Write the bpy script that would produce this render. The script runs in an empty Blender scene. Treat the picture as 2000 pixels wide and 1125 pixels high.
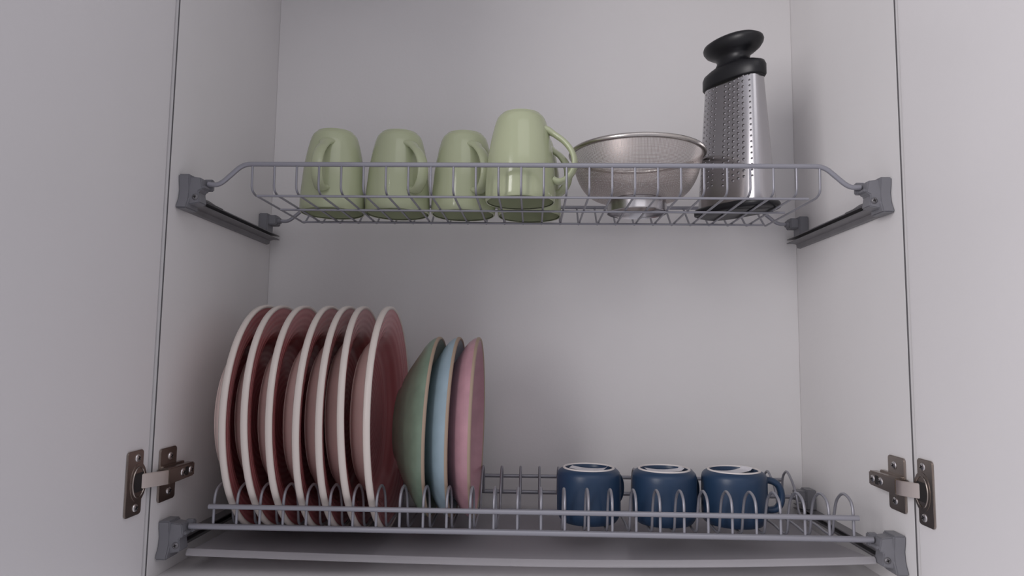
import bpy, bmesh, math, random
from mathutils import Vector, Matrix
C = bpy.context.scene.collection
S = bpy.context.scene
PI = math.pi
random.seed(4)

# ------------------------------------------------------------------ camera
cam_d = bpy.data.cameras.new('camera')
cam = bpy.data.objects.new('camera', cam_d); C.objects.link(cam)
cam.location = (0.00492, -0.70852, 0.23424)
cam.rotation_euler = (1.66454, -0.01235, 0.02962)
cam_d.sensor_width = 36.0
cam_d.lens = 1349.06 / 2000 * 36.0
cam_d.clip_start = 0.01
S.camera = cam

# ------------------------------------------------------------------ world, window light, exposure
S.view_settings.view_transform = 'Standard'
S.view_settings.look = 'None'
S.view_settings.gamma = 1.0
S.view_settings.use_curve_mapping = False
S.view_settings.exposure = 0.24
w = bpy.data.worlds.new('room_light'); S.world = w; w.use_nodes = True
bg = w.node_tree.nodes['Background']
bg.inputs['Color'].default_value = (0.94, 0.92, 1.0, 1)
bg.inputs['Strength'].default_value = 0.50

def area(name, loc, target, sx, sy, power, col):
    d = bpy.data.lights.new(name, 'AREA'); d.shape = 'RECTANGLE'; d.size = sx; d.size_y = sy
    d.energy = power; d.color = col
    o = bpy.data.objects.new(name, d); C.objects.link(o); o.location = loc
    o.rotation_euler = (Vector(target) - Vector(loc)).to_track_quat('-Z', 'Y').to_euler()
    return o
area('window_daylight', (-1.15, -1.38, 0.68), (0.3, 0.05, 0.35), 0.7, 1.1, 17, (1.0, 0.965, 0.97))
area('overhead_fill', (0.35, -1.55, 1.75), (0.05, 0.1, 0.05), 1.4, 0.9, 3, (1.0, 0.97, 0.98))  # unseen fill lamp, added to lift the cabinet floor and drip tray

# ------------------------------------------------------------------ materials
def mat(name, col, rough=0.5, metal=0.0, bump=0.0, bscale=200, spec=0.5, var=0.0, vscale=8, coat=0.0):
    m = bpy.data.materials.new(name); m.use_nodes = True
    nt = m.node_tree; b = nt.nodes['Principled BSDF']
    b.inputs['Base Color'].default_value = (*col, 1)
    b.inputs['Roughness'].default_value = rough
    b.inputs['Metallic'].default_value = metal
    b.inputs['Specular IOR Level'].default_value = spec
    b.inputs['Coat Weight'].default_value = coat
    b.inputs['Coat Roughness'].default_value = 0.08
    tc = nt.nodes.new('ShaderNodeTexCoord')
    if var > 0:
        n = nt.nodes.new('ShaderNodeTexNoise'); n.inputs['Scale'].default_value = vscale; n.inputs['Detail'].default_value = 5
        nt.links.new(tc.outputs['Object'], n.inputs['Vector'])
        r = nt.nodes.new('ShaderNodeValToRGB')
        r.color_ramp.elements[0].position = 0.3; r.color_ramp.elements[1].position = 0.7
        r.color_ramp.elements[0].color = (*[c * (1 - var) for c in col], 1)
        r.color_ramp.elements[1].color = (*[min(1, c * (1 + var)) for c in col], 1)
        nt.links.new(n.outputs['Fac'], r.inputs['Fac']); nt.links.new(r.outputs['Color'], b.inputs['Base Color'])
    if bump > 0:
        n2 = nt.nodes.new('ShaderNodeTexNoise'); n2.inputs['Scale'].default_value = bscale; n2.inputs['Detail'].default_value = 3
        nt.links.new(tc.outputs['Object'], n2.inputs['Vector'])
        bp = nt.nodes.new('ShaderNodeBump'); bp.inputs['Strength'].default_value = bump; bp.inputs['Distance'].default_value = 0.001
        nt.links.new(n2.outputs['Fac'], bp.inputs['Height']); nt.links.new(bp.outputs['Normal'], b.inputs['Normal'])
    return m

M = {}
M['laminate'] = mat('white_laminate', (0.70, 0.685, 0.686), 0.42, bump=0.12, bscale=260, spec=0.35, var=0.02, vscale=5)
M['laminate_door'] = mat('white_door_laminate', (0.71, 0.693, 0.700), 0.36, bump=0.10, bscale=260, spec=0.4, var=0.02, vscale=4)
M['gap_shade'] = mat('door_gap_shade', (0.10, 0.095, 0.10), 0.6)  # dark colour standing in for the shade in the door gap
M['wire'] = mat('grey_coated_wire', (0.285, 0.285, 0.320), 0.32, metal=0.35, spec=0.5)
M['plastic'] = mat('grey_plastic', (0.175, 0.175, 0.192), 0.42, bump=0.06, bscale=500, spec=0.45)
M['railmetal'] = mat('grey_rail_metal', (0.19, 0.185, 0.195), 0.38, metal=0.5, var=0.08, vscale=40)
M['screw'] = mat('steel_screw', (0.62, 0.60, 0.60), 0.28, metal=1.0)
M['dark'] = mat('dark_gap', (0.015, 0.013, 0.013), 0.6)
M['nickel'] = mat('brown_nickel', (0.36, 0.315, 0.285), 0.27, metal=1.0, var=0.06, vscale=60)
M['nickel_bright'] = mat('bright_nickel', (0.66, 0.59, 0.55), 0.32, metal=1.0)
M['tray'] = mat('grey_tray_plastic', (0.50, 0.49, 0.505), 0.25, spec=0.5, bump=0.04, bscale=40, var=0.05, vscale=14)
_nt = M['tray'].node_tree; _b = _nt.nodes['Principled BSDF']; _o = _nt.nodes['Material Output']
_t = _nt.nodes.new('ShaderNodeBsdfTranslucent'); _t.inputs['Color'].default_value = (0.85, 0.84, 0.86, 1)
_m = _nt.nodes.new('ShaderNodeMixShader'); _m.inputs[0].default_value = 0.72
_nt.links.new(_b.outputs[0], _m.inputs[1]); _nt.links.new(_t.outputs[0], _m.inputs[2]); _nt.links.new(_m.outputs[0], _o.inputs['Surface'])
M['green'] = mat('pale_green_glaze', (0.440, 0.478, 0.312), 0.13, spec=0.5, var=0.03, vscale=15)
M['blue'] = mat('navy_matte_glaze', (0.019, 0.043, 0.090), 0.37, spec=0.38, var=0.06, vscale=30)
M['bisque'] = mat('unglazed_white', (0.66, 0.62, 0.60), 0.7)
M['paper'] = mat('paper_sticker', (0.62, 0.61, 0.64), 0.5, var=0.08, vscale=150)
M['white_rim'] = mat('white_rim_glaze', (0.70, 0.63, 0.58), 0.22, spec=0.5)
M['pink_under'] = mat('pink_underside_glaze', (0.84, 0.66, 0.61), 0.2, spec=0.5, var=0.05, vscale=20)
M['bowl_green'] = mat('sage_green_glaze', (0.185, 0.255, 0.190), 0.28, spec=0.45, var=0.10, vscale=60)
M['bowl_blue'] = mat('light_blue_glaze', (0.300, 0.400, 0.460), 0.28, spec=0.45, var=0.06, vscale=60)
M['bowl_mauve'] = mat('mauve_glaze', (0.46, 0.255, 0.295), 0.28, spec=0.45, var=0.08, vscale=60)
M['tan_rim'] = mat('tan_unglazed_rim', (0.36, 0.27, 0.20), 0.55)
M['black'] = mat('black_rubber', (0.006, 0.006, 0.008), 0.38, spec=0.45)
M['steel'] = mat('brushed_steel', (0.50, 0.49, 0.505), 0.22, metal=1.0)
M['steel_satin'] = mat('satin_steel', (0.56, 0.53, 0.50), 0.26, metal=1.0)

def rings_glaze():
    m = bpy.data.materials.new('red_ringed_glaze'); m.use_nodes = True
    nt = m.node_tree; b = nt.nodes['Principled BSDF']
    b.inputs['Roughness'].default_value = 0.16
    tc = nt.nodes.new('ShaderNodeTexCoord'); sp = nt.nodes.new('ShaderNodeSeparateXYZ')
    nt.links.new(tc.outputs['Object'], sp.inputs[0])
    def math_n(op, a, bb=None, v=None):
        n = nt.nodes.new('ShaderNodeMath'); n.operation = op
        nt.links.new(a, n.inputs[0])
        if bb is not None: nt.links.new(bb, n.inputs[1])
        if v is not None: n.inputs[1].default_value = v
        return n.outputs[0]
    y2 = math_n('MULTIPLY', sp.outputs['Y'], sp.outputs['Y']); x2 = math_n('MULTIPLY', sp.outputs['X'], sp.outputs['X'])
    r = math_n('SQRT', math_n('ADD', x2, y2))
    s = math_n('SINE', math_n('MULTIPLY', r, v=2 * PI / 0.0072))
    mr = nt.nodes.new('ShaderNodeMapRange'); nt.links.new(s, mr.inputs[0]); mr.inputs[1].default_value = -1; mr.inputs[2].default_value = 1
    ramp = nt.nodes.new('ShaderNodeValToRGB')
    ramp.color_ramp.elements[0].color = (0.48, 0.145, 0.155, 1); ramp.color_ramp.elements[1].color = (0.55, 0.195, 0.205, 1)
    nt.links.new(mr.outputs[0], ramp.inputs[0]); nt.links.new(ramp.outputs[0], b.inputs['Base Color'])
    bp = nt.nodes.new('ShaderNodeBump'); bp.inputs['Strength'].default_value = 0.22; bp.inputs['Distance'].default_value = 0.0008
    nt.links.new(mr.outputs[0], bp.inputs['Height']); nt.links.new(bp.outputs['Normal'], b.inputs['Normal'])
    return m
M['red'] = rings_glaze()

def mesh_metal():
    # woven wire gauze: two crossing families of thin wires, open between
    m = bpy.data.materials.new('woven_steel_gauze'); m.use_nodes = True
    nt = m.node_tree; b = nt.nodes['Principled BSDF']; out = nt.nodes['Material Output']
    b.inputs['Base Color'].default_value = (0.37, 0.32, 0.30, 1); b.inputs['Metallic'].default_value = 0.8; b.inputs['Roughness'].default_value = 0.42
    uv = nt.nodes.new('ShaderNodeTexCoord'); sp = nt.nodes.new('ShaderNodeSeparateXYZ'); nt.links.new(uv.outputs['UV'], sp.inputs[0])
    def M1(op, a, v):
        n = nt.nodes.new('ShaderNodeMath'); n.operation = op; nt.links.new(a, n.inputs[0])
        if isinstance(v, (int, float)): n.inputs[1].default_value = v
        elif v is not None: nt.links.new(v, n.inputs[1])
        return n.outputs[0]
    fu = M1('LESS_THAN', M1('FRACT', M1('MULTIPLY', sp.outputs['X'], 300.0), None), 0.36)
    fv = M1('LESS_THAN', M1('FRACT', M1('MULTIPLY', sp.outputs['Y'], 62.0), None), 0.36)
    mx = M1('MAXIMUM', fu, fv)
    tr = nt.nodes.new('ShaderNodeBsdfTransparent'); mix = nt.nodes.new('ShaderNodeMixShader')
    nt.links.new(mx, mix.inputs[0]); nt.links.new(tr.outputs[0], mix.inputs[1]); nt.links.new(b.outputs[0], mix.inputs[2])
    nt.links.new(mix.outputs[0], out.inputs['Surface'])
    return m
M['gauze'] = mesh_metal()

# ------------------------------------------------------------------ mesh helpers
class MB:
    def __init__(s, off=(0, 0, 0)):
        s.bm = bmesh.new(); s.mi = 0; s.off = Vector(off); s.uv = None
    def _new(s, faces):
        for f in faces: f.material_index = s.mi
    def box(s, lo, hi, bev=0.0, seg=2):
        bm = bmesh.new()
        bmesh.ops.create_cube(bm, size=1)
        c = [(lo[i] + hi[i]) / 2 for i in range(3)]; d = [hi[i] - lo[i] for i in range(3)]
        for v in bm.verts: v.co = Vector((c[0] + v.co.x * d[0], c[1] + v.co.y * d[1], c[2] + v.co.z * d[2]))
        if bev > 0: bmesh.ops.bevel(bm, geom=bm.edges[:], offset=bev, segments=seg, affect='EDGES', clamp_overlap=True)
        s.merge(bm)
    def merge(s, bm, mx=None):
        if mx is not None: bmesh.ops.transform(bm, matrix=mx, verts=bm.verts)
        vm = {v: s.bm.verts.new(v.co) for v in bm.verts}
        for f in bm.faces:
            try: s.bm.faces.new([vm[v] for v in f.verts]).material_index = s.mi
            except ValueError: pass
        bm.free()
    def prism(s, poly, axis, a, b, bev=0.0, seg=2, mx=None):
        # poly: 2-D points in the plane across `axis`, extruded from a to b
        bm = bmesh.new()
        def P(u, v, t):
            return {0: (t, u, v), 1: (u, t, v), 2: (u, v, t)}[axis]
        A = [bm.verts.new(P(u, v, a)) for u, v in poly]; B = [bm.verts.new(P(u, v, b)) for u, v in poly]
        n = len(poly)
        bm.faces.new(A); bm.faces.new(B[::-1])
        for i in range(n): bm.faces.new((A[i], B[i], B[(i + 1) % n], A[(i + 1) % n]))
        bmesh.ops.recalc_face_normals(bm, faces=bm.faces[:])
        if bev > 0:
            ed = [e for e in bm.edges if e.calc_face_angle(0) > 0.3]
            bmesh.ops.bevel(bm, geom=ed, offset=bev, segments=seg, affect='EDGES', clamp_overlap=True)
        s.merge(bm, mx)
    def rings(s, R, closed=False, caps=True):
        vs = [[s.bm.verts.new(p) for p in r] for r in R]
        n = len(vs[0]); m = len(vs)
        for i in range(m if closed else m - 1):
            a, b = vs[i], vs[(i + 1) % m]
            for k in range(n):
                f = s.bm.faces.new((a[k], a[(k + 1) % n], b[(k + 1) % n], b[k])); f.material_index = s.mi
        if caps and not closed:
            s.bm.faces.new(vs[0][::-1]).material_index = s.mi; s.bm.faces.new(vs[-1]).material_index = s.mi
    def tube(s, pts, r, n=8, fillet=0.0, fs=4, closed=False, ry=None, up=None):
        pts = [Vector(p) for p in pts]
        if fillet > 0 and not closed:
            q = [pts[0]]
            for i in range(1, len(pts) - 1):
                a, b, c = pts[i - 1], pts[i], pts[i + 1]
                fa = min(fillet, (a - b).length * 0.48); fc = min(fillet, (c - b).length * 0.48)
                p0 = b + (a - b).normalized() * fa; p1 = b + (c - b).normalized() * fc
                for k in range(fs + 1):
                    t = k / fs; q.append(p0 * (1 - t) ** 2 + b * 2 * t * (1 - t) + p1 * t * t)
            q.append(pts[-1]); pts = q
        m = len(pts); T = []
        for i in range(m):
            if closed: t = pts[(i + 1) % m] - pts[i - 1]
            else: t = pts[min(i + 1, m - 1)] - pts[max(i - 1, 0)]
            T.append(t.normalized())
        nrm = Vector(up) if up else Vector((0, 0, 1))
        if abs(nrm.dot(T[0])) > 0.95: nrm = Vector((0, 1, 0)) if abs(T[0].y) < 0.9 else Vector((1, 0, 0))
        R = []
        for i in range(m):
            nrm = (nrm - T[i] * nrm.dot(T[i])).normalized(); bi = T[i].cross(nrm)
            rr = r[i] if isinstance(r, (list, tuple)) else r
            r2 = rr if ry is None else rr * ry
            R.append([pts[i] + nrm * (math.cos(2 * PI * k / n) * rr) + bi * (math.sin(2 * PI * k / n) * r2) for k in range(n)])
        s.rings(R, closed=closed)
    def lathe(s, prof, n=64, mx=None, closed=False, uv=False, mats=None):
        # prof: list of (r, z); a radius of 0 makes a pole
        mx = mx or Matrix.Identity(4)
        lay = s.bm.loops.layers.uv.verify() if uv else None
        cols = []
        for (r, z) in prof:
            if r < 1e-7: cols.append([s.bm.verts.new(mx @ Vector((0, 0, z)))])
            else: cols.append([s.bm.verts.new(mx @ Vector((r * math.cos(2 * PI * k / n), r * math.sin(2 * PI * k / n), z))) for k in range(n)])
        m = len(cols)
        for i in range(m if closed else m - 1):
            a, b = cols[i], cols[(i + 1) % m]
            mi = mats[i] if mats else s.mi
            for k in range(n):
                k2 = (k + 1) % n
                if len(a) == 1 and len(b) == 1: continue
                if len(a) == 1: vs = (a[0], b[k2], b[k])
                elif len(b) == 1: vs = (a[k], a[k2], b[0])
                else: vs = (a[k], a[k2], b[k2], b[k])
                f = s.bm.faces.new(vs); f.material_index = mi
                if uv and len(vs) == 4:
                    for l, (uu, vv) in zip(f.loops, ((k, i), (k + 1, i), (k + 1, i + 1), (k, i + 1))):
                        l[lay].uv = (uu / n, vv / (m - 1))
    def build(s, name, mats, parent=None, ang=35, flat=False):
        bm = s.bm
        bmesh.ops.recalc_face_normals(bm, faces=bm.faces[:])
        bmesh.ops.translate(bm, verts=bm.verts, vec=-s.off)
        me = bpy.data.meshes.new(name); bm.to_mesh(me); bm.free()
        for mm in (mats if isinstance(mats, (list, tuple)) else [mats]): me.materials.append(mm)
        if not flat:
            me.polygons.foreach_set('use_smooth', [True] * len(me.polygons))
            me.set_sharp_from_angle(angle=math.radians(ang))
        o = bpy.data.objects.new(name, me); C.objects.link(o)
        if parent: o.parent = parent
        return o

def thing(name, label, cat, loc=(0, 0, 0), rz=0, group=None):
    o = bpy.data.objects.new(name, None); C.objects.link(o); o.empty_display_size = 0.02
    o.location = loc; o.rotation_euler = (0, 0, rz)
    o['label'] = label; o['category'] = cat
    if group: o['group'] = group
    return o
def dup(root, loc, rot, label):
    r = root.copy(); C.objects.link(r); r.location = loc; r.rotation_euler = rot; r['label'] = label
    for ch in root.children:
        c = ch.copy(); C.objects.link(c); c.parent = r
        for g in ch.children:
            d = g.copy(); C.objects.link(d); d.parent = c
    return r

# ------------------------------------------------------------------ the cabinet
HW, D, TOP = 0.382, 0.284, 0.88
cab = thing('kitchen_cabinet', 'white laminate kitchen wall cabinet with both doors swung open around the dish racks', 'cabinet', (0, 0, 0))
def panel(name, lo, hi, m, bev=0.0006, parent=cab):
    b = MB(); b.box(lo, hi, bev, 1); return b.build(name, m, parent)
panel('back_panel', (-HW, D, 0.0), (HW, D + 0.008, TOP), M['laminate'])
panel('side_panel', (-HW - 0.018, 0, -0.018), (-HW, D + 0.008, TOP), M['laminate'])
panel('side_panel', (HW, 0, -0.018), (HW + 0.018, D + 0.008, TOP), M['laminate'])
panel('bottom_panel', (-HW, 0.001, -0.018), (HW, D + 0.008, 0), M['laminate'])
panel('top_panel', (-HW, 0.001, TOP - 0.018), (HW, D, TOP), M['laminate'])
DXL, DXR = -0.3850, 0.3842
dl = panel('door', (DXL - 0.018, -0.400, -0.016), (DXL, -0.003, TOP - 0.002), M['laminate_door'], 0.0008)
dr = panel('door', (DXR, -0.400, -0.016), (DXR + 0.018, -0.003, TOP - 0.002), M['laminate_door'], 0.0008)

for sx in (-1, 1):  # added dark strips imitate the shaded gap between door and side panel
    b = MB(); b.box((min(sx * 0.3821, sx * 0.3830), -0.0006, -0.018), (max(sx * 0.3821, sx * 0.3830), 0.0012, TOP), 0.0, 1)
    b.build('gap_shade_strip', M['gap_shade'], cab, flat=True)

# hinges: arm body on the cabinet side, link to the cup plate on the door
def rounded(y0, y1, z0, z1, r, n=5):
    p = []
    for cy, cz, a0 in ((y1 - r, z1 - r, 0), (y0 + r, z1 - r, 90), (y0 + r, z0 + r, 180), (y1 - r, z0 + r, 270)):
        for k in range(n + 1):
            a = math.radians(a0 + 90 * k / n); p.append((cy + r * math.cos(a), cz + r * math.sin(a)))
    return p
def screw_head(b, x, y, z, sx, r=0.0036, h=0.0016):
    # pan head facing along x (sx = +1/-1) with a cross recess
    mx = Matrix.Translation((x, y, z)) @ Matrix.Rotation(sx * PI / 2, 4, 'Y')
    b.mi = 0
    b.lathe([(0, h), (r * 0.55, h * 0.95), (r * 0.9, h * 0.55), (r, 0), (0, 0)], 20, mx)
    b.mi = 1
    for a in (0, PI / 2):
        bm = bmesh.new(); bmesh.ops.create_cube(bm, size=1)
        for v in bm.verts: v.co = Vector((v.co.x * r * 1.1, v.co.y * r * 0.28, h * 0.92 + v.co.z * 0.0006))
        b.merge(bm, mx @ Matrix.Rotation(a + 0.4, 4, 'Z'))
    b.mi = 0
def hinge(sx, xw, xd, yd0, yd1, zc, ya0, ya1, yw0, yw1):
    # sx: +1 on the left side (inward is +x); everything mirrors on the right
    X = lambda d: xw + sx * d
    def bx(b, d0, d1, y0, y1, z0, z1, bev=0.0006):
        a, c = X(d0), X(d1); b.box((min(a, c), y0, z0), (max(a, c), y1, z1), bev, 2)
    b = MB()
    # channel arm: top skin and two flanks, tapering to the rear
    poly = [(ya0, zc - 0.0085), (ya1, zc - 0.0075), (ya1, zc + 0.0075), (ya0, zc + 0.0085)]
    b.prism(poly, 0, X(0.0035), X(0.0128), 0.0012, 2)
    b.prism([(ya0 - 0.004, zc - 0.0075), (ya0 + 0.004, zc - 0.0075), (ya0 + 0.004, zc + 0.0075), (ya0 - 0.004, zc + 0.0075)], 0, X(0.001), X(0.0118), 0.001, 2)
    arm = b.build('hinge', [M['nickel']], cab)
    b = MB()
    b.prism(rounded(yw0, yw1, zc - 0.0275, zc + 0.0275, 0.0035), 0, X(0.0), X(0.0024), 0.0007, 2)
    b.prism(rounded(yw0 + 0.002, yw1 + 0.013, zc - 0.0098, zc + 0.0098, 0.002), 0, X(0.0), X(0.0045), 0.0006, 2)
    b.build('mounting_plate', [M['nickel']], arm)
    b = MB()
    A = Vector((X(0.0112), ya0 - 0.0010)); B_ = Vector((X(0.0085), ya0 - 0.0075)); C_ = Vector((xd - sx * 0.0030, yd1 - 0.0135))
    th = 0.0026
    def shift(p, q):
        d = (q - p).normalized(); return Vector((d.y, -d.x)) * th * (-sx)
    o1, o2 = shift(A, B_), shift(B_, C_)
    poly = [A, B_, C_, C_ + o2, B_ + (o1 + o2) / 2, A + o1]
    b.prism([(p.x, p.y) for p in poly], 2, zc - 0.0072, zc + 0.0072, 0.0006, 2)
    b.build('link', [M['nickel_bright']], arm)
    b = MB()
    D0 = lambda d: xd + sx * d
    b.prism(rounded(yd0, yd1 - 0.006, zc - 0.0315, zc + 0.0315, 0.0035), 0, D0(0.0), D0(0.0020), 0.0006, 2)
    cy = yd1 - 0.0135
    circ = [(cy + 0.0145 * math.cos(2 * PI * k / 40), zc + 0.0195 * math.sin(2 * PI * k / 40)) for k in range(40)]
    b.prism(circ, 0, D0(0.0), D0(0.0024), 0.0006, 2)
    b.mi = 1
    b.prism(rounded(cy - 0.0085, cy + 0.0095, zc - 0.0092, zc + 0.0092, 0.002), 0, D0(0.0018), D0(0.0028), 0.0, 1)
    b.mi = 0
    ring = [(D0(0.0026), cy + 0.0105 * math.cos(2 * PI * k / 40), zc + 0.0148 * math.sin(2 * PI * k / 40)) for k in range(40)]
    b.tube(ring, 0.0008, 6, closed=True)
    b.build('cup_plate', [M['nickel'], M['dark']], arm)
    for y, z, d, r in ((ya1 - 0.009, zc, 0.0127, 0.0040), (ya1 - 0.026, zc, 0.0127, 0.0042),
                       ((yw0 + yw1) / 2 + 0.003, zc + 0.018, 0.0024, 0.0042), ((yw0 + yw1) / 2 + 0.003, zc - 0.018, 0.0024, 0.0042)):
        b = MB(); screw_head(b, X(d), y, z, sx, r); b.build('screw', [M['screw'], M['dark']], arm)
    for z in (zc + 0.024, zc - 0.024):
        b = MB(); screw_head(b, D0(0.0020), (yd0 + yd1 - 0.006) / 2 + 0.003, z, sx, 0.0040); b.build('screw', [M['screw'], M['dark']], arm)
    b = MB(); b.prism(rounded(ya1 - 0.0205, ya1 - 0.0145, zc - 0.0045, zc + 0.0045, 0.001), 0, X(0.0120), X(0.0131), 0.0, 1)
    b.build('slot', [M['dark']], arm)
hinge(+1, -HW, DXL, -0.0425, -0.009, 0.1025, 0.0095, 0.0640, 0.0105, 0.0435)
hinge(-1, HW, DXR, -0.0330, -0.001, 0.1055, 0.0095, 0.0650, 0.0120, 0.0440)

# ------------------------------------------------------------------ racks
X0, PITCH = -0.3308, 0.02473
def arc_block(sx, xw, zb, parent, off):
    # front clip: concave-faced cap against the wall, inner plate set back, clamp tab for the wire
    X = lambda d: xw + sx * d
    b = MB(off)
    prof = [(0.0165, zb + 0.0385), (0.0172, zb + 0.031), (0.0190, zb + 0.022), (0.0180, zb + 0.012), (0.0140, zb + 0.004), (0.0130, zb), (0.040, zb), (0.040, zb + 0.0385)]
    b.prism(prof, 0, X(0.0), X(0.0125), 0.0014, 2)
    prof2 = [(0.0200, zb + 0.0370), (0.0200, zb + 0.006), (0.038, zb + 0.004), (0.038, zb + 0.037)]
    b.prism([(X(0.010), zb + 0.0365), (X(0.0235), zb + 0.0350), (X(0.0258), zb + 0.0225), (X(0.0215), zb + 0.0200), (X(0.0235), zb + 0.0075), (X(0.010), zb + 0.0045)], 1, 0.0195, 0.037, 0.001, 2)
    b.box((min(X(0.020), X(0.0275)), 0.022, zb + 0.0235), (max(X(0.020), X(0.0275)), 0.037, zb + 0.0270), 0.0007)
    b.box((min(X(0.020), X(0.0300)), 0.0335, zb + 0.0235), (max(X(0.020), X(0.0300)), 0.040, zb + 0.0365), 0.0012)
    c = b.build('front_clip', [M['plastic']], parent)
    return c
def bracket(sx, zb, parent, off):
    xw = -sx * HW
    X = lambda d: xw + sx * d
    b = MB(off)
    # wall channel with two flanges
    b.mi = 0
    prof = [(X(0), zb + 0.0005), (X(0.0045), zb + 0.0010), (X(0.0055), zb + 0.0060), (X(0.0150), zb + 0.0085), (X(0.0150), zb + 0.0097), (X(0.0055), zb + 0.0085),
            (X(0.0048), zb + 0.0130), (X(0.0145), zb + 0.0140), (X(0.0145), zb + 0.0152), (X(0.0030), zb + 0.0150), (X(0), zb + 0.0150)]
    b.prism(prof, 1, 0.036, 0.2700, 0.0, 1)
    b.prism([(0.037, zb + 0.0152), (0.037, zb + 0.0175), (0.060, zb + 0.0175), (0.075, zb + 0.0160), (0.095, zb + 0.0158), (0.095, zb + 0.0148)], 0, X(0.002), X(0.0155), 0.0003, 1)
    for (p0, p1, z0, z1) in ((0.0035, 0.0150, 0.0086, 0.0097), (0.0035, 0.0145, 0.0141, 0.0152)):
        b.prism([(X(p0), 0.269), (X(p1), 0.269), (X(p1), 0.2815), (X(p0), 0.274)], 2, zb + z0, zb + z1, 0.0, 1)
    rail = b.build('side_bracket', [M['railmetal']], parent)
    arc_block(sx, xw, zb, rail, off)
    b = MB(off)
    b.box((min(X(0), X(0.0130)), 0.238, zb + 0.0145), (max(X(0), X(0.0130)), 0.2600, zb + 0.0405), 0.0012)
    b.box((min(X(0.011), X(0.0240)), 0.2410, zb + 0.0245), (max(X(0.011), X(0.0240)), 0.2590, zb + 0.0385), 0.0012)
    b.tube([(X(0.022), 0.2475, zb + 0.0305), (X(0.0285), 0.2475, zb + 0.0305)], 0.0042, 14)
    b.build('rear_clip', [M['plastic']], rail)
    b = MB()
    mx = Matrix.Translation(Vector((X(0.0185), 0.0192, zb + 0.0135)) - Vector(off)) @ Matrix.Rotation(PI / 2, 4, 'X')
    b.lathe([(0, 0.0016), (0.0022, 0.0015), (0.0031, 0.0008), (0.0034, 0), (0, 0)], 18, mx)
    b.mi = 1
    for a in (0.3, 0.3 + PI / 2):
        bm = bmesh.new(); bmesh.ops.create_cube(bm, size=1)
        for v in bm.verts: v.co = Vector((v.co.x * 0.0036, v.co.y * 0.0009, 0.00155 + v.co.z * 0.0004))
        b.merge(bm, mx @ Matrix.Rotation(a, 4, 'Z'))
    b.mi = 0
    b.build('screw', [M['railmetal'], M['dark']], rail)
    return rail

def one_tube(name, pts, r, parent, off, fillet=0.0, n=10, fs=5):
    b = MB(off); b.tube(pts, r, n, fillet, fs); return b.build(name, [M['wire']], parent, ang=60)

# upper basket
ZU = 0.3855
oU = Vector((0, 0.14, 0.404))
up = thing('dish_rack', 'upper grey wire basket rack holding green mugs, a sieve and a grater', 'dish rack', oU)
bracket(+1, ZU, up, oU); bracket(-1, ZU, up, oU)
ZR = 0.4385
def cranked(y, zend, r, name):
    one_tube(name, [(-0.355, y, zend), (-0.3425, y, zend - 0.001), (-0.3165, y, ZR), (0.3165, y, ZR), (0.3425, y, zend), (0.355, y, zend)], r, up, oU, 0.009, 14, 6)
cranked(0.0300, 0.4155, 0.0027, 'front_rail')
cranked(0.2475, 0.4165, 0.0025, 'back_rail')
for k in range(26):
    x = -0.3062 + 0.02474 * k
    one_tube('basket_wire', [(x, 0.0300, ZR), (x, 0.0303, 0.4105), (x, 0.0385, 0.4062), (x, 0.2090, 0.4062), (x, 0.2475, ZR - 0.001)], 0.0013, up, oU, 0.005, 7, 4)
for y, xa in ((0.0345, 0.3015), (0.1085, 0.3025), (0.1870, 0.3025)):
    one_tube('cross_wire', [(-xa, y, 0.4038), (xa, y, 0.4038)], 0.0014, up, oU, 0, 8)

# lower plate rack
ZL = 0.0175
oL = Vector((0, 0.14, 0.03))
low = thing('dish_rack', 'lower grey wire plate rack with looped dividers holding plates, bowls and blue mugs', 'dish rack', oL)
bracket(+1, ZL, low, oL); bracket(-1, ZL, low, oL)
one_tube('front_rail', [(-0.355, 0.030, 0.0482), (0.355, 0.030, 0.0486)], 0.0031, low, oL, 0, 14)
one_tube('upper_front_rail', [(-0.3345, 0.0282, 0.0692), (0.3405, 0.0282, 0.0702)], 0.0027, low, oL, 0, 14)
one_tube('back_rail', [(-0.355, 0.2440, 0.0478), (0.355, 0.2440, 0.0482)], 0.0027, low, oL, 0, 12)
one_tube('upper_back_rail', [(-0.3345, 0.2440, 0.0680), (0.3405, 0.2440, 0.0700)], 0.0025, low, oL, 0, 12)
for y in (0.0825, 0.1980):
    one_tube('cross_wire', [(-0.3345, y, 0.0345), (0.3405, y, 0.0345)], 0.0016, low, oL, 0, 8)
for k in range(28):
    x = X0 + PITCH * k
    pts = [(x, 0.0320, 0.0470), (x, 0.0325, 0.0800), (x, 0.0400, 0.0880), (x, 0.0560, 0.0905), (x, 0.0720, 0.0800), (x, 0.0795, 0.0600), (x, 0.0825, 0.0420), (x, 0.0890, 0.0375),
           (x, 0.1040, 0.0372), (x, 0.1230, 0.0392), (x, 0.1720, 0.0392), (x, 0.1825, 0.0420), (x, 0.1870, 0.0610), (x, 0.1985, 0.0745), (x, 0.2190, 0.0872), (x, 0.2345, 0.0770), (x, 0.2385, 0.0480)]
    one_tube('divider_wire', pts, 0.00155, low, oL, 0.008, 7, 3)

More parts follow.
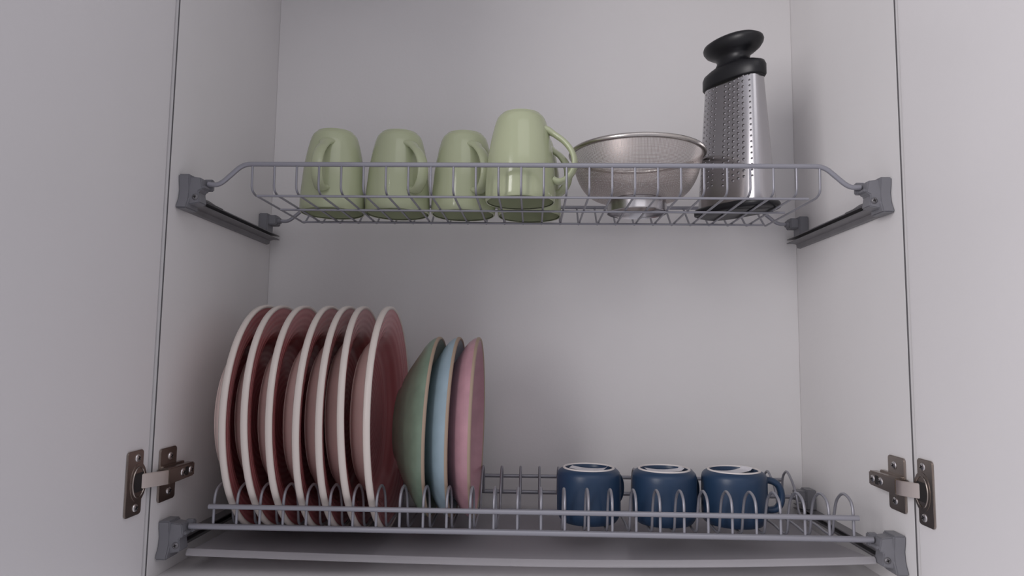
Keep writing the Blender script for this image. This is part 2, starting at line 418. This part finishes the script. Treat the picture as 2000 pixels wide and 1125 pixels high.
# drip tray
oT = Vector((0, 0.14, 0.014))
tray = thing('drip_tray', 'grey plastic drip tray under the lower plate rack', 'tray', oT)
b = MB(oT)
NX = 48
rows = []
secs = []
for i in range(NX + 1):
    u = -1 + 2 * i / NX; x = 0.3568 * u
    sag = 0.0035 * (1 - u * u)
    zt = 0.0205 + 0.0050 * max(0, u) ** 2 + 0.0015 * max(0, u)
    y0 = 0.0290
    e = 0.0035 * (abs(u) ** 14)
    sec = [(y0 + 0.0010, zt - sag - 0.0026), (y0 - 0.0006, zt - sag - 0.0010), (y0 + 0.0012, zt - sag + 0.0030), (y0 + 0.0040, zt - sag + 0.0042), (y0 + 0.0068, zt - sag + 0.0030), (y0 + 0.012, zt - sag * 1.2 - 0.0028 + e), (0.14, 0.0150 - sag * .6 + e), (0.245, 0.0160 - sag * .3 + e), (0.252, 0.0215),
           (0.254, 0.0215), (0.248, 0.0142 - sag * .3 + e), (0.14, 0.0132 - sag * .6 + e), (y0 + 0.012, zt - sag * 1.2 - 0.0046 + e), (y0 + 0.0070, zt - sag - 0.0020)]
    secs.append([(x, y, z) for y, z in sec])
b.rings(secs)
b.build('tray_body', [M['tray']], tray, ang=50)

# ------------------------------------------------------------------ red dinner plates
def make_plate():
    # local: axis +z is the front (eating side), centre of the rim plane at the origin
    t = thing('dinner_plate', '', 'plate', group='red dinner plates in the lower rack')
    R = 0.1325
    b = MB()
    prof_f = [(0, -0.0258), (0.070, -0.0258), (0.081, -0.0250), (0.0885, -0.0195), (0.0945, -0.0112), (0.102, -0.0055), (0.112, -0.0030), (0.124, -0.0012), (R - 0.0035, 0.0)]
    prof_b = [(R - 0.0015, -0.0045), (0.126, -0.0064), (0.114, -0.0075), (0.1055, -0.0084), (0.1005, -0.0094), (0.0960, -0.0160), (0.0905, -0.0240), (0.0850, -0.0290), (0.0800, -0.0308), (0.079, -0.0326), (0.0755, -0.0326), (0.0745, -0.0302), (0, -0.0298)]
    b.mi = 0; b.lathe(prof_f, 96)
    b.mi = 1; b.lathe(prof_b, 96)
    bmesh.ops.remove_doubles(b.bm, verts=b.bm.verts, dist=1e-6)
    b.build('plate_body', [M['red'], M['pink_under']], t, ang=45)
    b = MB()
    b.lathe([(R - 0.0042, -0.0006), (R - 0.0030, 0.0008), (R - 0.0014, 0.0011), (R, 0.0002), (R + 0.0004, -0.0030), (R - 0.0004, -0.0056), (R - 0.0026, -0.0070), (R - 0.0046, -0.0064)], 96, closed=True)
    b.build('rim', [M['white_rim']], t, ang=60)
    return t
P0 = make_plate()
# measured left edge of the white rim: near point, top and bottom -> (x centre, lean, yaw)
PL = [(-0.3254, -1.1, 2.1), (-0.3026, -2.5, 2.1), (-0.2766, -1.8, 2.1), (-0.2484, -0.4, 2.2), (-0.2240, -1.1, 2.0), (-0.2017, -2.6, 2.2), (-0.1724, -1.3, 1.2)]
pn = ['leftmost red plate with white rim, nearest the left cabinet wall', 'red plate second from the left wall in the row of seven', 'red plate third from the left wall in the row of seven',
      'middle red plate of the row of seven, three on each side', 'red plate third from the right end of the plate row', 'red plate just left of the one whose ringed face is fully seen',
      'rightmost red plate, its ringed pink face open toward the green bowl']
def face_right(lean, yaw):
    # plate axis (+z) to +x, then lean about y and yaw about z
    return (Matrix.Rotation(math.radians(yaw), 4, 'Z') @ Matrix.Rotation(math.radians(lean), 4, 'Y') @ Matrix.Rotation(PI / 2, 4, 'Y')).to_euler()
for i, (x, tilt, yaw) in enumerate(PL):
    rot = face_right(tilt, yaw)
    loc = (x + 0.0068, 0.1400, 0.1570)
    if i == 0:
        P0.location = loc; P0.rotation_euler = rot; P0['label'] = pn[0]
    else: dup(P0, loc, rot, pn[i])

# ------------------------------------------------------------------ bowls
def make_bowl(m, label, x, tilt, yaw):
    t = thing('bowl', label, 'bowl', (x, 0.1400, 0.1460), group='glazed bowls standing in the lower rack')
    t.rotation_euler = face_right(tilt, yaw)
    R = 0.1070
    b = MB()
    b.lathe([(0, -0.0405), (0.030, -0.0400), (0.044, -0.0385), (0.056, -0.0345), (0.067, -0.0280), (0.077, -0.0215), (0.086, -0.0150), (0.0925, -0.0110), (0.098, -0.0065), (0.1015, -0.0025), (R - 0.0036, 0.0),
             (R - 0.0004, -0.0022), (0.1050, -0.0072), (0.1010, -0.0122), (0.0955, -0.0168), (0.0892, -0.0206), (0.0800, -0.0268), (0.0700, -0.0333), (0.0580, -0.0398), (0.0460, -0.0442), (0.0430, -0.0470), (0.0400, -0.0470), (0.0385, -0.0445), (0, -0.0440)], 96)
    b.build('bowl_body', [m], t, ang=45)
    b = MB()
    b.lathe([(R - 0.0040, -0.0004), (R - 0.0030, 0.0007), (R - 0.0012, 0.0007), (R, -0.0006), (R, -0.0026), (R - 0.0020, -0.0030)], 96, closed=True)
    b.build('rim', [M['tan_rim']], t, ang=60)
make_bowl(M['bowl_green'], 'sage green bowl beside the rightmost red plate', -0.1094, 1.2, 0.0)
make_bowl(M['bowl_blue'], 'light blue bowl between the green and the mauve bowl', -0.0850, 0.9, 0.0)
make_bowl(M['bowl_mauve'], 'mauve pink bowl at the right end of the bowls', -0.0605, 0.6, 0.0)

# ------------------------------------------------------------------ green mugs (upside down)
def make_mug():
    t = thing('mug', '', 'mug', group='pale green mugs upside down on the upper rack')
    b = MB()
    H = 0.1045
    out = [(0.0384, 0.0004), (0.0395, 0.0000), (0.0404, 0.0012), (0.0408, 0.0080), (0.0407, 0.0160), (0.0399, 0.0300), (0.0387, 0.0430), (0.0377, 0.0560), (0.0355, 0.0690), (0.0335, 0.0800), (0.0316, 0.0880), (0.0297, 0.0950),
           (0.0280, 0.0990), (0.0262, 0.1014), (0.0243, 0.1028), (0.0234, 0.1034), (0.0230, H), (0.0212, H), (0.0204, 0.1028), (0.0, 0.1024)]
    inn = [(0.0, 0.0985), (0.0200, 0.0975), (0.0250, 0.0940), (0.0285, 0.0860), (0.0318, 0.0720), (0.0345, 0.0560), (0.0358, 0.0380), (0.0372, 0.0200), (0.0377, 0.0080), (0.0377, 0.0015)]
    b.lathe(out + inn, 72, closed=False)
    b.build('cup_body', [M['green']], t, ang=50)
    b = MB()
    # strap handle in the local +x direction
    pts = [(0.0300, 0.0842), (0.0345, 0.0825), (0.0415, 0.0775), (0.0520, 0.0690), (0.0605, 0.0575), (0.0640, 0.0450), (0.0615, 0.0335), (0.0545, 0.0255), (0.0465, 0.0225), (0.0400, 0.0245)]
    # smooth it with Catmull-Rom
    q = []
    for i in range(len(pts) - 1):
        p0 = Vector(pts[max(i - 1, 0)]); p1 = Vector(pts[i]); p2 = Vector(pts[i + 1]); p3 = Vector(pts[min(i + 2, len(pts) - 1)])
        for k in range(4):
            u = k / 4
            q.append(0.5 * ((2 * p1) + (-p0 + p2) * u + (2 * p0 - 5 * p1 + 4 * p2 - p3) * u * u + (-p0 + 3 * p1 - 3 * p2 + p3) * u ** 3))
    q.append(Vector(pts[-1]))
    m = len(q)
    rad = [0.0034 + 0.0020 * max(0, 1 - i / 7) + 0.0010 * max(0, 1 - (m - 1 - i) / 7) for i in range(m)]
    b.tube([(p[0], 0, p[1]) for p in q], rad, 16, ry=2.05, up=(1, 0, 0.6))
    b.build('handle', [M['green']], t, ang=80)
    return t
G0 = make_mug()
gm = [(-0.2510, 0.1500, -92, 'pale green mug at the left end of the upper rack, handle pointing straight forward'),
      (-0.1685, 0.1530, -52, 'second pale green mug from the left, handle turned front right'),
      (-0.0850, 0.1565, -60, 'third pale green mug, partly behind the front mug'),
      (-0.0010, 0.1635, -42, 'pale green mug standing directly behind the front mug'),
      (-0.0110, 0.0810, -14, 'front pale green mug nearest the rail, looped handle beside the sieve')]
for i, (x, y, a, lab) in enumerate(gm):
    loc = (x, y, 0.4078); rot = (0, 0, math.radians(a))
    if i == 0: G0.location = loc; G0.rotation_euler = rot; G0['label'] = lab
    else: dup(G0, loc, rot, lab)

# ------------------------------------------------------------------ blue mugs (upside down)
def make_blue():
    t = thing('mug', '', 'mug', group='navy blue mugs upside down on the lower rack')
    b = MB()
    b.lathe([(0.0300, 0.0003), (0.0312, 0.0), (0.0325, 0.0012), (0.0345, 0.0040), (0.0364, 0.0080), (0.0371, 0.0130), (0.0371, 0.0300), (0.0371, 0.0480), (0.0369, 0.0528), (0.0360, 0.0560), (0.0340, 0.0582), (0.0316, 0.0594), (0.0303, 0.0602),
             (0.0274, 0.0602), (0.0266, 0.0570), (0.0, 0.0565), (0, 0.0530), (0.0300, 0.0525), (0.0335, 0.0490), (0.0340, 0.0150), (0.0325, 0.0070), (0.0295, 0.0015)], 72)
    b.build('cup_body', [M['blue']], t, ang=50)
    b = MB(); b.lathe([(0.0276, 0.0600), (0.0278, 0.0610), (0.0283, 0.0616), (0.0294, 0.0616), (0.0301, 0.0610), (0.0303, 0.0600)], 72, closed=True)
    b.build('foot_ring', [M['bisque']], t, ang=60)
    b = MB()
    pts = [(0.034, 0.0500), (0.0420, 0.0497), (0.0500, 0.0455), (0.0535, 0.0360), (0.0530, 0.0250), (0.0480, 0.0175), (0.0415, 0.0160), (0.0345, 0.0165)]
    b.tube([(x, 0, z) for x, z in pts], 0.0040, 14, 0.006, 4, ry=1.5, up=(0, 0, 1))
    b.build('handle', [M['blue']], t, ang=80)
    b = MB()
    n = 14
    top, bot = [], []
    secs = []
    for i in range(n + 1):
        u = -0.0215 + 0.043 * i / n
        z = 0.0581 + 0.0022 * (abs(u) / 0.0215) ** 2 + (0.0020 if i == n else 0)
        hwid = 0.0085
        secs.append([(u, -hwid, z), (u, hwid, z), (u, hwid, z + 0.0003), (u, -hwid, z + 0.0003)])
    b.rings(secs)
    b.build('sticker', [M['paper']], t)
    return t
B0 = make_blue()
bmug = [(0.0722, 0.1225, 40, -15, 'navy blue mug at the left of three, its base sticker showing'),
        (0.1603, 0.1225, 36, 4, 'middle navy blue mug of the three in the lower rack'),
        (0.2415, 0.1235, -4, 30, 'right navy blue mug with its handle to the right')]
for i, (x, y, a, sa, lab) in enumerate(bmug):
    loc = (x, y, 0.0408); rot = (0, 0, math.radians(a))
    t = B0 if i == 0 else dup(B0, loc, rot, lab)
    t.location = loc; t.rotation_euler = rot; t['label'] = lab
    for ch in t.children:
        if ch.name.startswith('sticker'): ch.rotation_euler = (0, 0, math.radians(sa - a))

# ------------------------------------------------------------------ sieve
sv = thing('sieve', 'round steel mesh sieve bowl standing between the green mugs and the grater', 'sieve', (0.1324, 0.1385, 0.4078))
prof = [(0.0330, 0.0160), (0.0465, 0.0176), (0.0575, 0.0222), (0.0660, 0.0305), (0.0723, 0.0415), (0.0769, 0.0545), (0.0796, 0.0660), (0.0811, 0.0738)]
pp = []
for i in range(len(prof) - 1):
    for k in range(4):
        t_ = k / 4
        p0 = Vector(prof[max(i - 1, 0)]); p1 = Vector(prof[i]); p2 = Vector(prof[i + 1]); p3 = Vector(prof[min(i + 2, len(prof) - 1)])
        v = 0.5 * ((2 * p1) + (-p0 + p2) * t_ + (2 * p0 - 5 * p1 + 4 * p2 - p3) * t_ * t_ + (-p0 + 3 * p1 - 3 * p2 + p3) * t_ ** 3)
        pp.append((v.x, v.y))
pp.append(prof[-1])
b = MB(); b.lathe(pp, 96, uv=True); b.lathe([(0.0, 0.0050), (0.012, 0.0053), (0.024, 0.0072), (0.0310, 0.0115), (0.0330, 0.0160)], 96, uv=True)
b.build('mesh_bowl', [M['gauze']], sv, ang=80)
b = MB(); b.tube([(0.0818 * math.cos(2 * PI * k / 96), 0.0818 * math.sin(2 * PI * k / 96), 0.0742) for k in range(96)], 0.0030, 12, closed=True)
b.build('rim', [M['steel_satin']], sv, ang=80)
b = MB(); b.lathe([(0.0335, 0.0175), (0.0352, 0.0165), (0.0358, 0.0130), (0.0366, 0.0020), (0.0372, 0.0004), (0.0362, 0.0000), (0.0354, 0.0020), (0.0346, 0.0125), (0.0335, 0.0160)], 80, closed=True)
b.build('foot', [M['steel']], sv, ang=60)

# ------------------------------------------------------------------ grater
GR = math.radians(-54)
gr = thing('grater', 'steel grater with black knob handle standing at the right of the upper rack', 'grater', (0.2525, 0.1338, 0.4078), GR)
def sup(a, bb, t, n=2.5):
    c, s_ = math.cos(t), math.sin(t)
    return (a * math.copysign(abs(c) ** (2 / n), c), bb * math.copysign(abs(s_) ** (2 / n), s_))
def loft(b, rows, n=64, e=3.2):
    R = []
    for a, bb, z in rows:
        R.append([(*sup(a, bb, 2 * PI * k / n, e), z) for k in range(n)])
    b.rings(R)
def ab(z):
    t = (z - 0.012) / (0.172 - 0.012); return 0.0490 + (0.0395 - 0.0490) * t, 0.0245 + (0.0145 - 0.0245) * t
b = MB()
loft(b, [(*ab(z), z) for z in (0.006, 0.02, 0.05, 0.09, 0.13, 0.172)], 96)
# teeth and openings on the front face (local -y)
def front_pt(s_, z):
    a, bb = ab(z); c = max(-0.999, min(0.999, s_ / a))
    y = -bb * (1 - abs(c) ** 3.2) ** (1 / 3.2)
    return Vector((s_, y, z))
def tooth(s_, z, r):
    p = front_pt(s_, z); e = 0.0004
    tx = (front_pt(s_ + e, z) - front_pt(s_ - e, z)).normalized(); tz = (front_pt(s_, z + e) - front_pt(s_, z - e)).normalized()
    nn = tx.cross(tz).normalized()
    if nn.y > 0: nn = -nn
    mx = Matrix((( tx.x, tz.x, nn.x, p.x), (tx.y, tz.y, nn.y, p.y), (tx.z, tz.z, nn.z, p.z), (0, 0, 0, 1)))
    b.mi = 0
    n = 10
    # raised lip below, dark opening above it
    lip = [mx @ Vector((r * 1.15 * math.cos(PI + PI * k / n), r * 1.3 * math.sin(PI + PI * k / n), 0.0)) for k in range(n + 1)]
    crest = [mx @ Vector((r * 0.85 * math.cos(PI + PI * k / n), r * 0.45 * math.sin(PI + PI * k / n), r * 0.75)) for k in range(n + 1)]
    L = [b.bm.verts.new(v) for v in lip]; K = [b.bm.verts.new(v) for v in crest]
    for k in range(n): b.bm.faces.new((L[k], L[k + 1], K[k + 1], K[k])).material_index = 0
    hole = [b.bm.verts.new(mx @ Vector((r * 0.95 * math.cos(2 * PI * k / 12), r * 0.62 * math.sin(2 * PI * k / 12) + r * 0.25, 0.00012))) for k in range(12)]
    b.bm.faces.new(hole).material_index = 1
for row in range(19):
    z = 0.032 + row * 0.0070
    a, bb = ab(z)
    for c in range(5):
        tooth(a * (-0.02 + 0.155 * c) , z + 0.0014 * c, 0.00165)
    if row % 1 == 0:
        for c in range(4):
            tooth(a * (-0.80 + 0.145 * c), z - 0.001 + 0.0014 * c, 0.00130)
    tooth(a * 0.80, z + 0.005, 0.00115)
b.build('grating_body', [M['steel'], M['dark']], gr, ang=40)
b = MB()
loft(b, [(0.0510, 0.0265, 0.0), (0.0540, 0.0285, 0.0015), (0.0545, 0.0288, 0.0065), (0.0530, 0.0278, 0.0088), (0.0490, 0.0248, 0.0092), (0.0455, 0.0215, 0.0080), (0.0450, 0.0210, 0.0010)], 96)
b.build('base_ring', [M['black']], gr, ang=60)
b = MB()
loft(b, [(0.0400, 0.0150, 0.1640), (0.0435, 0.0182, 0.1635), (0.0450, 0.0195, 0.1655), (0.0450, 0.0195, 0.1770), (0.0430, 0.0185, 0.1815), (0.0350, 0.0165, 0.1850), (0.0255, 0.0150, 0.1875), (0.0215, 0.0145, 0.1920),
         (0.0222, 0.0148, 0.1960), (0.0240, 0.0160, 0.1990), (0.0300, 0.0195, 0.2018), (0.0362, 0.0232, 0.2058), (0.0398, 0.0254, 0.2105), (0.0405, 0.0259, 0.2138), (0.0394, 0.0252, 0.2168), (0.0345, 0.0218, 0.2195), (0.0230, 0.0145, 0.2215), (0.0090, 0.0056, 0.2222)], 72, 2.2)
b.build('handle', [M['black']], gr, ang=70)
